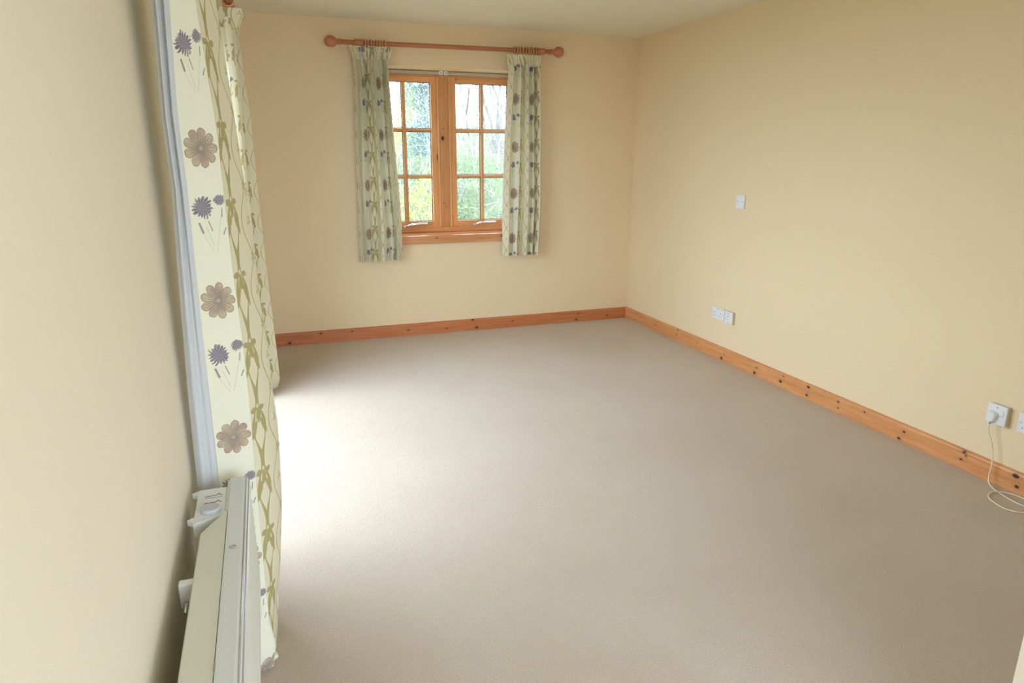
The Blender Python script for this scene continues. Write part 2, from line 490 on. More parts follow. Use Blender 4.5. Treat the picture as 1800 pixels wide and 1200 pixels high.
# the corner of the short wall that closes the room off on the right of the doorway
wall('wall_near', [((1.472, 0.70, 0), (W, 0.812, H))], WALL_COOL_LIT)

# skirting boards
def skirt(name, axis, a, b, face, inward, mat, hgt=0.0985, th=0.018):
    s = inward
    prof = [(face, 0.0), (face+s*th, 0.0), (face+s*th, hgt-0.013), (face+s*(th-0.0025), hgt-0.006), (face+s*(th-0.008), hgt-0.001), (face+s*(th-0.012), hgt), (face, hgt)]
    bm = bmesh.new(); extrude_profile(bm, prof, axis, a, b)
    return struct(link(name, bm, mat))
skirt('baseboard_back', 'x', LX, W-0.018, D, -1, PINE_BACK)
skirt('baseboard_right', 'y', 0.812, D, W, -1, PINE_RIGHT)
skirt('baseboard_left', 'y', DY1+0.05, D-0.018, LX, 1, PINE_RIGHT)

# ------------------------------------------------------------------ back window
def window_frame_parts():
    r = bpy.data.objects.new('window_1', None); col.objects.link(r); r.location = ((WX0+WX1)/2, D+0.12, WZ0)
    r['kind'] = 'structure'
    Y0, Y1 = D+0.232, D+0.300         # frame depth
    fb = WZ0+0.035                    # sill top
    obs = []
    bm = bmesh.new()
    box(bm, (WX0, Y0, 0.822), (WX0+0.040, Y1, 2.0965), .003)
    box(bm, (WX1-0.040, Y0, 0.822), (WX1, Y1, 2.0965), .003)
    obs.append(link('frame_upright', bm, PINE_V))
    bm = bmesh.new(); box(bm, (WX0, Y0-0.006, 0.8215), (WX1, Y1, 0.862), .004)
    obs.append(link('bottom_rail', bm, PINE_H))
    bm = bmesh.new(); box(bm, (WX0, Y0-0.002, 2.056), (WX1, Y1, WZ1), .003)
    obs.append(link('head_rail', bm, PINE_H))
    bm = bmesh.new(); box(bm, (1.402, Y0-0.012, 0.861), (1.484, Y1, 2.090), .003)
    obs.append(link('mullion', bm, PINE_MULL))
    bm = bmesh.new()
    box(bm, (1.388, Y0-0.020, 0.863), (1.402, Y0+0.012, 2.056), .004); box(bm, (1.484, Y0-0.020, 0.863), (1.498, Y0+0.012, 2.056), .004)
    obs.append(link('bead', bm, PINE_LITE))
    adopt(r, *obs)
    for (xa, xb) in ((WX0+0.040, 1.389), (1.497, WX1-0.040)):
        ga, gb = (xa+0.060, xb-0.049) if xa < 1 else (xa+0.052, xb-0.048)
        za, zb = 0.862, 2.056; gza, gzb = 0.912, 2.010
        y0, y1 = Y0-0.006, Y0+0.045
        bm = bmesh.new()
        box(bm, (xa, y0, za), (ga, y1, zb), .003)
        box(bm, (gb, y0, za), (xb, y1, zb), .003)
        bmh = bmesh.new()
        box(bmh, (ga, y0+0.001, za), (gb, y1, gza), .003)
        box(bmh, (ga, y0+0.001, gzb), (gb, y1, zb), .003)
        s = link('sash', bm, PINE_V); adopt(r, s)
        kids = [link('sash_rail', bmh, PINE_H)]
        cx = (ga+gb)/2
        bars = bmesh.new(); box(bars, (cx-0.013, y0+0.008, gza), (cx+0.013, y1-0.004, gzb), .005)
        kids.append(link('glazing_bar', bars, PINE_V))
        zs = [gza+(gzb-gza)*k/3 for k in range(4)]
        for k in (1, 2):
            for (p, q) in ((ga, cx-0.013), (cx+0.013, gb)):
                bb = bmesh.new(); box(bb, (p, y0+0.010, zs[k]-0.012), (q, y1-0.006, zs[k]+0.012), .005)
                kids.append(link('glazing_bar', bb, PINE_H))
        for k in range(3):
            for (p, q) in ((ga, cx-0.013), (cx+0.013, gb)):
                a = zs[k]+(0.012 if k else 0); b = zs[k+1]-(0.012 if k < 2 else 0)
                kids.append(boxo('pane', (p, y0+0.026, a), (q, y0+0.030, b), GLASS))
                sb = bmesh.new()
                for e in (((p, y0+0.022, a), (p+0.004, y0+0.034, b)), ((q-0.004, y0+0.022, a), (q, y0+0.034, b)), ((p, y0+0.022, a), (q, y0+0.034, a+0.004)), ((p, y0+0.022, b-0.004), (q, y0+0.034, b))):
                    box(sb, *e)
                kids.append(link('glazing_seal', sb, SEAL))
        # casement fastener: plate, hooked neck, flat lever pointing right
        hx = 1.108 if xa < 1 else 1.705
        hz = 0.878
        hb = bmesh.new()
        box(hb, (hx-0.028, y0-0.008, hz-0.013), (hx+0.020, y0, hz+0.009), .003)
        lathe(hb, [(0, .010), (.014, .010), (.022, .008)], (hx, y0-0.004, hz), (0, -1, 0), 12)
        kids_b = link('handle', hb, CHROME, smooth=False)
        lv = bmesh.new()
        tube(lv, [(hx-0.005, y0-0.022, hz), (hx+0.012, y0-0.030, hz+0.004), (hx+0.035, y0-0.036, hz+0.013), (hx+0.09, y0-0.036, hz+0.015), (hx+0.165, y0-0.034, hz+0.013), (hx+0.178, y0-0.032, hz+0.012)], [.007, .009, .0095, .0105, .0115, .008], 10)
        lo = link('lever', lv, CHROME, smooth=True)
        for o in kids+[kids_b, lo]:
            o.parent = s; o.data.transform(Matrix.Translation(-Vector(r.location)))
    return r
window_frame_parts()
# sill board with a deep front apron
bm = bmesh.new()
box(bm, (WX0, D-0.002, WZ0), (WX1, D+0.298, 0.8215), .002)
box(bm, (WX0-0.04, D-0.030, 0.757), (WX1+0.04, D-0.0005, 0.8215), .004)
struct(link('trim_1', bm, PINE_SILL))

# blind headrails under the window head
for i, (xa, xb, lab, side) in enumerate(((WX0+0.012, 1.4215, 'pale grey folded blind headrail at top of left casement', 'r'), (1.4625, WX1-0.012, 'pale grey folded blind headrail at top of right casement', 'l'))):
    r = root('blind', lab, 'blind', ((xa+xb)/2, D+0.205, 2.08), 'blinds folded up under the window head')
    bm = bmesh.new(); box(bm, (xa, D+0.200, 2.0685), (xb, D+0.222, 2.0915), .004)
    a = link('headrail', bm, BLIND)
    xe = xb if side == 'r' else xa
    bm = bmesh.new(); box(bm, (xe-0.017, D+0.192, 2.0670), (xe+0.017, D+0.2185, 2.0960), .003)
    b = link('end_bracket', bm, WHITE_PL); b['label'] = 'white end bracket'
    bm = bmesh.new(); lathe(bm, [(0, .004), (.003, .004)], (xe, D+0.192, 2.080), (0, -1, 0), 10)
    c = link('screw', bm, DARK)
    adopt(r, a, b); c.parent = b; c.data.transform(Matrix.Translation(-Vector(r.location)))

# ------------------------------------------------------------------ glazed door in the left wall, added fill windows behind the camera
def glazed(name, x0, x1, y0, y1, z0, z1, axis, splits):
    r = bpy.data.objects.new(name, None); col.objects.link(r); r['kind'] = 'structure'
    bm = bmesh.new(); w = 0.06
    if axis == 'y':
        box(bm, (x0, y0, z0), (x1, y0+w, z1), .003); box(bm, (x0, y1-w, z0), (x1, y1, z1), .003)
        box(bm, (x0, y0+w, z1-w), (x1, y1-w, z1), .003); box(bm, (x0, y0+w, z0), (x1, y1-w, z0+0.05), .003)
        for s in splits: box(bm, (x0, s-0.05, z0+0.05), (x1, s+0.05, z1-w), .003)
        e = [y0+w]+sum([[s-0.05, s+0.05] for s in splits], [])+[y1-w]
        xm = (x0+x1)/2
        panes = [((xm-.003, e[2*i], z0+0.05), (xm+.003, e[2*i+1], z1-w)) for i in range(len(e)//2)]
    else:
        box(bm, (x0, y0, z0), (x0+w, y1, z1), .003); box(bm, (x1-w, y0, z0), (x1, y1, z1), .003)
        box(bm, (x0+w, y0, z1-w), (x1-w, y1, z1), .003); box(bm, (x0+w, y0, z0), (x1-w, y1, z0+0.05), .003)
        for s in splits: box(bm, (s-0.05, y0, z0+0.05), (s+0.05, y1, z1-w), .003)
        e = [x0+w]+sum([[s-0.05, s+0.05] for s in splits], [])+[x1-w]
        ym = (y0+y1)/2
        panes = [((e[2*i], ym-.003, z0+0.05), (e[2*i+1], ym+.003, z1-w)) for i in range(len(e)//2)]
    link('frame', bm, PINE_V, r)
    for a, b in panes: boxo('pane', a, b, GLASS, r)
    return r
glazed('door_1', LX-0.20, LX-0.13, DY0, DY1, 0.0, DZ, 'y', [3.34])
glazed('added_window_rear', RX0, RX1, RY-0.20, RY-0.13, RZ0, RZ1, 'x', [1.32])
glazed('added_window_side', W+0.13, W+0.20, SY0, SY1, SZ0, SZ1, 'y', [])

# ------------------------------------------------------------------ curtain poles
PY, PZ0, PZ1 = D-0.100, 2.228, 2.240     # pole hangs a hair lower at its left end
def pole_z(x): return PZ0+(PZ1-PZ0)*(x-0.51)/(2.34-0.51)
FIN = [(-0.004, .0175), (0, .021), (.007, .023), (.013, .019), (.018, .015), (.024, .020), (.030, .024), (.036, .030), (.050, .0375), (.064, .0405), (.080, .039), (.094, .032), (.104, .021), (.109, .010), (.111, .001)]
def pole_back():
    r = root('curtain_pole', 'stained wooden curtain pole with ball finials above the back window', 'curtain pole', (1.427, PY, 2.234))
    xa, xb = 0.615, 2.245
    d = (Vector((xb, PY, pole_z(xb)))-Vector((xa, PY, pole_z(xa)))).normalized()
    bm = bmesh.new(); tube(bm, [(xa, PY, pole_z(xa)), ((xa+xb)/2, PY, pole_z((xa+xb)/2)), (xb, PY, pole_z(xb))], .0165, 20)
    obs = [link('pole', bm, WOOD_POLE, smooth=True)]
    for (x, s) in ((xa, -1), (xb, 1)):
        bm = bmesh.new(); lathe(bm, FIN, (x, PY, pole_z(x)), d*s, 24)
        obs.append(link('finial', bm, WOOD_POLE, smooth=True))
    for x in (0.748, 2.155):
        z = pole_z(x); bm = bmesh.new()
        lathe(bm, [(0, .036), (.008, .036), (.012, .030), (.016, .014), (.040, .012), (.075, .013), (.083, .018)], (x, D-0.0005, z), (0, -1, 0), 18)
        lathe(bm, [(-.030, .020), (-.028, .025), (-.022, .026), (-.018, .022), (.018, .022), (.022, .026), (.028, .025), (.030, .020)], (x, PY, z), (1, 0, 0), 20)
        obs.append(link('bracket', bm, WOOD_POLE, smooth=True))
    adopt(r, *obs)
    return r
pole_back()
def rings(xs, lab, grp, yaxis=False):
    first = None
    for x in xs:
        if first is None:
            bm = bmesh.new(); torus(bm, (0, 0, 0), (0, 1, 0) if yaxis else (1, 0, 0), .0275, .0038, 24, 8)
            # little screw eye underneath
            torus(bm, (0, 0, -.0335), (0, 1, 0) if not yaxis else (1, 0, 0), .0045, .0012, 10, 6)
            o = link('curtain_ring', bm, RINGWOOD, smooth=True); first = o
        else:
            o = first.copy(); col.objects.link(o)
        if yaxis: o.location = (-0.085, x, 2.245-0.0032)
        else: o.location = (x, PY, pole_z(x)-0.0032)
        a = random.uniform(-.10, .10)
        o.rotation_euler = (a, 0, 0) if yaxis else (0, 0, a)
        tag(o, lab, 'curtain ring', grp)
rings([0.790+0.0205*k for k in range(8)], 'wooden curtain ring bunched on the pole above the left window curtain', 'rings over the left window curtain')
rings([1.935, 1.957, 1.979, 2.004, 2.028, 2.049, 2.071, 2.090, 2.112], 'wooden curtain ring bunched on the pole above the right window curtain', 'rings over the right window curtain')

r = root('curtain_pole', 'wooden pole end above the tall curtains on the left wall', 'curtain pole', (-0.085, 3.2, 2.245))
bm = bmesh.new(); tube(bm, [(-0.085, 1.72, 2.245), (-0.085, 3.2, 2.245), (-0.085, 4.56, 2.245)], .0165, 20)
o1 = link('pole', bm, WOOD_POLE_Y, smooth=True)
bm = bmesh.new(); lathe(bm, FIN, (-0.085, 4.56, 2.245), (0, 1, 0), 24)
o2 = link('finial', bm, WOOD_POLE_Y, smooth=True)
obs = [o1, o2]
for y in (1.78, 4.53):
    bm = bmesh.new()
    lathe(bm, [(0, .036), (.008, .036), (.012, .030), (.016, .014), (.12, .012), (.138, .018)], (LX+.0005, y, 2.245), (1, 0, 0), 18)
    lathe(bm, [(-.025, .020), (-.022, .026), (.022, .026), (.025, .020)], (-0.085, y, 2.245), (0, 1, 0), 20)
    obs.append(link('bracket', bm, WOOD_POLE_Y, smooth=True))
adopt(r, *obs)

# ------------------------------------------------------------------ curtains
def cloth_sheet(name, levels, plan, mat, uoff=0.0, nsub=10, refz=None, uscale=1.0, wob=0.0, seed=0, vmap=None):
    """levels: z values; plan(z) -> control points (x, y); u from arc length at refz"""
    bm = bmesh.new(); uvl = bm.loops.layers.uv.new('UVMap')
    rows = [spline(plan(z), nsub) for z in levels]
    ref = spline(plan(refz if refz is not None else levels[len(levels)//2]), nsub)
    us = [0.0]
    for a, b in zip(ref, ref[1:]): us.append(us[-1]+math.hypot(b[0]-a[0], b[1]-a[1]))
    V = []
    for z, row in zip(levels, rows):
        L = []
        for i, p in enumerate(row):
            x, y = p[0], p[1]; zz = z
            if len(p) > 2: zz = z+p[2]
            if wob:
                n = noise.noise_vector(Vector((us[i]*9, z*1.7, seed)))
                x += n.x*wob; y += n.y*wob
            L.append(bm.verts.new((x, y, zz)))
        V.append(L)
    for j in range(len(V)-1):
        for i in range(len(V[j])-1):
            f = bm.faces.new((V[j][i], V[j][i+1], V[j+1][i+1], V[j+1][i]))
            zz = [levels[j], levels[j], levels[j+1], levels[j+1]]
            for l, (ii, z) in zip(f.loops, ((i, zz[0]), (i+1, zz[1]), (i+1, zz[2]), (i, zz[3]))):
                l[uvl].uv = (us[ii]*uscale+uoff, vmap(z) if vmap else z)
    me = bpy.data.meshes.new(name); bm.to_mesh(me); bm.free()
    me.materials.append(mat)
    for p in me.polygons: p.use_smooth = True
    o = bpy.data.objects.new(name, me); col.objects.link(o)
    return o

def window_curtain(lab, L, R, ztop, zbot, nf, uoff, seed, ph, vshift, inner):
    r = root('window_curtain', lab, 'curtain', (0, 0, 0), 'curtains at the back window')
    rnd = random.Random(seed)
    # fold widths are uneven; depth follows the width
    ws = [rnd.uniform(0.6, 1.4) for _ in range(nf)]; tot = sum(ws)
    pos = [0.0]
    for w in ws: pos.append(pos[-1]+w/tot)
    amps = [rnd.uniform(0.75, 1.25) for _ in range(2*nf+1)]
    def plan(z):
        a, b = interp(L, z), interp(R, z)
        pts = []
        top = max(0.0, (z-(ztop-0.10))/0.10)       # 0 below the heading, 1 at its top
        amp = 0.026*(1-0.65*min(1, top*1.0))+0.004*math.sin(z*5+seed)
        for k in range(nf):
            x0, x1 = pos[k], pos[k+1]
            for (t, s) in ((0.0, -1), (0.42, 1), (0.5+0.1*math.sin(k*2.3+seed), 1)):
                tt = x0+(x1-x0)*t
                # sideways lean so that the folds overlap each other slightly
                pts.append((a+(b-a)*tt+0.004*math.sin(z*3+k*1.7+ph), PY-0.005-s*amp*amps[2*k+(t > 0)]-0.012))
        pts.append((b, PY-0.005+0.6*amp))
        return pts
    zs = [ztop-0.012*k for k in range(9)]+[ztop-0.11-(ztop-0.11-zbot)*k/26 for k in range(27)]
    o = cloth_sheet('cloth', zs, plan, CLOTH, uoff, 6, zbot+0.5, 1.0, 0.004, seed, lambda z: z+vshift)
    o.parent = r
    # lining a few millimetres behind
    def plan2(z):
        return [(x, y+0.010) for x, y in plan(z)]
    o2 = cloth_sheet('lining', zs[2:], plan2, LINING, 0, 4, None, 1.0, 0.002, seed+3)
    o2.parent = r; o2['label'] = 'white lining'
    # pencil pleat heading tape with its standing ruffle
    def plan3(z):
        a, b = interp(L, z), interp(R, z); n = nf*5; pts = []
        for k in range(n+1):
            pts.append((a+(b-a)*k/n, PY-0.020-(0.007 if k % 2 else -0.005)))
        return pts
    o3 = cloth_sheet('heading', [ztop+0.010, ztop-0.004, ztop-0.03, ztop-0.06, ztop-0.078], plan3, CLOTH, uoff+0.02, 3, None, 1.0, 0.004, seed+5, lambda z: z+vshift)
    o3.parent = r
    return r
window_curtain('cream floral curtain gathered on the left side of the back window',
    [(2.215, .672), (2.16, .686), (2.111, .697), (2.015, .703), (1.54, .690), (0.998, .676), (0.649, .666)],
    [(2.215, .985), (2.15, .968), (2.104, .952), (2.006, .954), (1.625, .972), (1.291, .990), (0.901, 1.012), (0.649, 1.004)],
    2.196, 0.647, 6, 0.16, 11, 0.3, 0.05, 1)
window_curtain('cream floral curtain gathered on the right side of the back window',
    [(2.22, 1.862), (2.16, 1.876), (2.103, 1.892), (1.766, 1.869), (1.104, 1.850), (0.649, 1.843)],
    [(2.22, 2.150), (2.13, 2.146), (2.071, 2.152), (1.641, 2.174), (1.098, 2.190), (0.634, 2.166)],
    2.196, 0.641, 5, 0.19, 23, 1.3, 0.13, -1)

# tall curtain nearest the camera on the left wall
EX = [(2.2, -.140), (1.8, -.155), (1.55, -.166), (1.39, -.165), (1.02, -.170), (.83, -.171), (.63, -.173), (.2, -.170), (0, -.165)]
BX = [(2.2, -.112), (1.8, -.104), (1.67, -.098), (1.54, -.0895), (1.39, -.0875), (1.17, -.0855), (1.02, -.080), (.85, -.079), (.63, -.083), (.2, -.088), (0, -.09)]
SX = [(2.2, -.082), (1.8, -.065), (1.54, -.050), (1.39, -.043), (1.26, -.038), (1.07, -.031), (.93, -.022), (.81, -.023), (.7, -.018), (.6, -.021), (.43, -.028), (.25, -.047), (.13, -.068), (0, -.080)]
def near_plan(z):
    e, b, s = interp(EX, z), interp(BX, z), interp(SX, z)
    g = math.sin(z*3.1)*0.003
    k = max(0.0, 1-z/0.12)                    # hem breaking on the carpet
    bul = 0.052*math.sin(PI*min(1, max(0, (0.16-z)/0.16))) if z < 0.16 else 0.0
    pts = [(e+0.0, 1.800), (e*0.55+b*0.45+0.003, 1.812), (b-0.004, 1.826), (b+0.0005, 1.833), (b*0.5+s*0.5+0.002+g, 1.885), (s, 1.945), (s-0.012, 1.960),
           (s-0.055, 1.972), (s-0.030+g, 1.995), (s-0.004+g*2, 2.018), (s-0.060, 2.035), (s-0.050, 2.05), (s-0.012, 2.072), (s-0.060, 2.09)]
    if bul:
        w = [.8, .9, .3, .0, .0, .1, .1, .0, .0, .2, .1, 0, .3, 0]
        yo = [-.01, 0, .02, .01, -.02, .01, 0, 0, 0, 0, .0, 0, 0, 0]
        pts = [(x+bul*a, y+yo_*bul*6) for (x, y), a, yo_ in zip(pts, w, yo)]
    return pts
lv = [0.004, 0.012, 0.028, 0.05, 0.075, 0.10, 0.13, 0.16]+[0.16+0.0412*k for k in range(1, 50)]
rr = root('tall_curtain', 'full-length cream floral curtain nearest the camera on the left wall, hem puddled on the carpet', 'curtain', (0, 0, 0), 'full-length curtains on the left wall')
o = cloth_sheet('cloth', lv, near_plan, CLOTH, 0.0005, 10, 1.1, 1.08, 0.0015, 2, lambda z: z-1.11+0.365/2)
o.parent = rr
LXT = [(2.2, -.185), (1.79, -.193), (1.70, -.196), (1.55, -.201), (1.38, -.199), (1.15, -.210), (.855, -.221), (.623, -.226), (0, -.226)]
def lin_plan(z):
    l, e = interp(LXT, z), interp(EX, z)
    g = 0.0035*math.sin(z*6.0)
    q = max(0, (z-1.2))/0.6*0.006
    return [(e+0.001, 1.8015), (e-0.010, 1.797-q), (e*0.6+l*0.4, 1.803+g+q*1.5), (e*0.35+l*0.65, 1.790-q*1.5), (l+0.006, 1.799+q), (l, 1.808), (l+0.010, 1.83), (l+0.03, 1.86), (l+0.03, 1.92)]
o = cloth_sheet('lining', [0.02+0.0545*k for k in range(40)], lin_plan, LINING, 0, 8, 1.1, 1.0, 0.0012, 9)
o.parent = rr; o['label'] = 'pale lavender-white lining turned towards the wall'
# puddled hem folds
for (y0, rr_, ln) in ((2.058, .013, .040), (1.985, .018, .050), (1.945, .009, .030), (1.835, .017, .062)):
    bm = bmesh.new()
    x0 = -0.135
    pts = [(x0+ln*t, y0+0.016*math.sin(t*2.6), 0.006+rr_*(0.55+0.55*math.sin(PI*min(1, t*1.05)))) for t in (0, .15, .3, .45, .6, .75, .9, 1.0)]
    tube(bm, pts, [rr_*k for k in (.7, .95, 1.0, 1.1, .95, .85, .6, .2)], 12)
    for v in bm.verts:
        n_ = noise.noise_vector(v.co*38); v.co += n_*rr_*0.35; v.co.z = max(v.co.z, 0.0015)
    hf = link('hem_fold', bm, CLOTH, rr, smooth=True)
# the far curtain of the pair
FX = [(2.215, -.012), (2.16, -.034), (2.10, -.050), (1.68, -.028), (1.30, -.024), (.89, -.018), (.46, -.006), (.155, .002), (.06, .004), (0, -.012)]
def far_plan(z):
    s = interp(FX, z); t = max(0, min(1, (z-2.0)/0.2)); g = 0.003*math.sin(z*4)
    st = 0.0 if z > 0.5 else (0.5-z)*0.03
    return [(-.112, 4.235), (-.088+g, 4.248), (-.086+g, 4.262), (-.150, 4.285), (-.120, 4.31), (-.072+g+st, 4.33), (-.085+st, 4.345), (-.125, 4.36),
            (-.100+st, 4.38), ((s-.055), 4.405), (s-.012, 4.437), (s, 4.455), (s-.020, 4.472), (-.12, 4.485), (-.13, 4.505), (-.085, 4.53), (-.15, 4.545)]
rf = root('tall_curtain', 'full-length cream floral curtain at the far end of the left wall, beside the back corner', 'curtain', (0, 0, 0), 'full-length curtains on the left wall')
o = cloth_sheet('cloth', [0.006, 0.03, 0.06]+[0.10+0.0447*k for k in range(47)], far_plan, CLOTH, 0.085, 7, 0.8, 1.0, 0.002, 31, lambda z: z+0.04)
o.parent = rf
def far_lin(z): return [(x-0.008, y+0.004) for x, y in far_plan(z)[3:]]
o = cloth_sheet('lining', [0.03+0.055*k for k in range(39)], far_lin, LINING, 0, 5, 0.8, 1.0, 0.001, 5)
o.parent = rf; o['label'] = 'white lining'
def far_head(z):
    s = interp(FX, z); pts = []
    for k in range(25):
        t = k/24
        pts.append((-.150+(s+.150)*(0.5-0.5*math.cos(t*PI*6))+0.005*(k % 2), 4.24+0.30*t))
    return pts
o = cloth_sheet('heading', [2.11, 2.14, 2.17, 2.195, 2.212], far_head, CLOTH, 0.11, 3, None, 1.0, 0.004, 15, lambda z: z)
o.parent = rf
rings([1.80, 1.85, 1.90, 1.95, 2.0, 2.05], 'wooden ring on the side pole above the nearer tall curtain', 'rings over the nearer tall curtain', True)
rings([4.25, 4.29, 4.33, 4.37, 4.41, 4.45, 4.49], 'wooden ring on the side pole above the far tall curtain', 'rings over the far tall curtain', True)

# ------------------------------------------------------------------ panel heater on the left wall
HY0, HY1 = 0.42, 1.742
h = root('panel_heater', 'cream wall-mounted electric panel heater below the tall curtain on the left', 'heater', (-0.15, 1.0, 0.5))
parts = []
def hp(o, lab=None, par=None):
    if lab: o['label'] = lab
    o.parent = par or h
    o.data.transform(Matrix.Translation(-Vector(h.location)))
    return o
# casing: cross-section in (x, z), its top slopes up slightly towards the room; far rear corner is cut away on a slant
prof = [(-0.1955, 0.30), (-0.1955, 0.652), (-0.192, 0.6565), (-0.141, 0.6600)]
bm = bmesh.new()
ys = lambda x: 1.487+( -0.1955-x)*(1.487-1.578)/(-0.141+0.1955)*-1 if False else 1.487+(x+0.1955)*(1.578-1.487)/(0.0545)
A = []; B = []
ring = [(-0.1955, 0.30), (-0.1955, 0.650), (-0.1925, 0.6560), (-0.141, 0.6600), (-0.141, 0.30)]
A = [bm.verts.new((x, HY0, z)) for x, z in ring]; B = [bm.verts.new((x, ys(x), z)) for x, z in ring]
for i in range(5): bm.faces.new((A[i], A[(i+1) % 5], B[(i+1) % 5], B[i]))
bm.faces.new(A); bm.faces.new(B)
cas = hp(link('casing', bm, CREAM_MET))
# narrow part of the casing beside the control box, stepping up to the front
bm = bmesh.new(); extrude_profile(bm, [(-0.146, 0.30), (-0.146, 0.6575), (-0.1405, 0.6605), (-0.125, 0.6610), (-0.125, 0.30)], 'y', 1.570, HY1-0.004)
hp(link('end_casing', bm, CREAM_MET))
# front cover with rolled edge
pr = [(-0.1400, 0.34), (-0.1400, 0.6605), (-0.1385, 0.6625), (-0.1085, 0.6635), (-0.1035, 0.6620), (-0.0985, 0.6575), (-0.0955, 0.650), (-0.0945, 0.640), (-0.0945, 0.625), (-0.0975, 0.6235), (-0.0975, 0.375), (-0.0955, 0.372), (-0.0955, 0.345), (-0.0985, 0.34)]
bm = bmesh.new(); extrude_profile(bm, pr, 'y', HY0-0.004, HY1)
fc = hp(link('front_cover', bm, GREY_MET), 'pale grey front cover with rolled edge')
md = fc.modifiers.new('soft', 'BEVEL'); md.width = 0.0012; md.segments = 2; md.limit_method = 'ANGLE'
# highlight of the rolled edge, put in as two thin bright strips
for (x, z, rr_) in ((-0.1015, 0.6618, .0014), (-0.0962, 0.6545, .0012)):
    bm = bmesh.new(); tube(bm, [(x, HY0, z), (x, 1.1, z), (x, HY1-0.002, z)], rr_, 8)
    hp(link('highlight_strip', bm, CHROME, smooth=True), 'bright strip standing for the edge highlight')
# louvre slats on the front, open slots between them
for k in range(9):
    z = 0.606-k*0.025
    bm = bmesh.new(); extrude_profile(bm, [(-0.0975, z-.009), (-0.0925, z-.005), (-0.0920, z+.002), (-0.0975, z+.007)], 'y', HY0+0.02, HY1-0.03)
    hp(link('slat', bm, CREAM_MET))
bm = bmesh.new(); box(bm, (-0.0977, HY0+0.02, 0.385), (-0.0965, HY1-0.03, 0.618)); hp(link('slot_backing', bm, GREYMARK))
# emblem: a ring with a bar across
bm = bmesh.new(); torus(bm, (-0.1235, 1.400, 0.6632), (0, 0, 1), .0068, .0006, 24, 6)
tube(bm, [(-0.1275, 1.396, 0.6635), (-0.1195, 1.404, 0.6635)], .0007, 6)
hp(link('emblem', bm, GREYMARK, smooth=True), 'small grey ring emblem with a slanted bar')
bm = bmesh.new(); box(bm, (-0.1405, 1.020, 0.6605), (-0.1385, 1.045, 0.6632)); hp(link('catch', bm, GREYMARK))
# control box with knob, scale marks and wall spacers
cb = bmesh.new()
cq = [(-0.214, 1.538), (-0.147, 1.572), (-0.147, 1.716), (-0.211, 1.716)]
cq = [(-0.2135, 1.545), (-0.1470, 1.572), (-0.1470, 1.718), (-0.2135, 1.718)]
a = [cb.verts.new((x, y, 0.560)) for x, y in cq]; b = [cb.verts.new((x, y, 0.652)) for x, y in cq]
for i in range(4): cb.faces.new((a[i], a[(i+1) % 4], b[(i+1) % 4], b[i]))
cb.faces.new(a); cb.faces.new(b)
bmesh.ops.bevel(cb, geom=cb.edges[:], offset=.0012, segments=2, affect='EDGES')
cbx = hp(link('control_box', cb, WHITE_PL), 'white control box with round knob')
bm = bmesh.new(); lathe(bm, [(0, .0215), (.006, .0225), (.010, .0215), (.0115, .0195), (.0115, .002), (.0115, 0.0005)], (-0.1790, 1.598, 0.652), (0, 0, 1), 32)
hp(link('knob', bm, KNOB, smooth=False), 'blue-grey round control knob', cbx)
bm = bmesh.new()
for (cy, s) in ((1.6760, 1.0), (1.6400, 0.9)):
    pts = [(-0.197, -.002), (-0.190, .001), (-0.185, -.002), (-0.180, .002), (-0.173, -.001), (-0.168, .004), (-0.165, .010), (-0.162, .002), (-0.158, -.001)]
    tube(bm, [(x, cy+y*s, 0.6528) for x, y in pts], .0011, 6)
tube(bm, [(-0.195, 1.666, 0.6523), (-0.158, 1.666, 0.6523)], .0007, 6)
hp(link('scale_marks', bm, GREYMARK), 'grey heat symbols', cbx)
for y in (1.568, 1.702):
    bm = bmesh.new()
    v = [bm.verts.new(p) for p in ((-0.2135, y-.012, .652), (-0.2135, y+.012, .652), (-0.2270, y+.002, .652), (-0.2270, y-.002, .652), (-0.2135, y-.012, .640), (-0.2135, y+.012, .640), (-0.2270, y+.002, .640), (-0.2270, y-.002, .640))]
    for q in ((0, 1, 2, 3), (4, 5, 6, 7), (0, 1, 5, 4), (1, 2, 6, 5), (2, 3, 7, 6), (3, 0, 4, 7)): bm.faces.new([v[i] for i in q])
    hp(link('spacer', bm, WHITE_PL), None, cbx)
# wall bracket with a screw
for y in (1.33, 0.75):
    bm = bmesh.new(); box(bm, (-0.2235, y-.010, 0.590), (-0.1956, y+.010, 0.644), .003)
    br = hp(link('wall_bracket', bm, WHITE_PL))
    bm = bmesh.new(); lathe(bm, [(0, .006), (.008, .006), (.012, .004), (.03, .004)], (-0.2120, y-.010, 0.600), (0, -1, 0), 10)
    hp(link('screw', bm, CHROME, smooth=True), None, br)

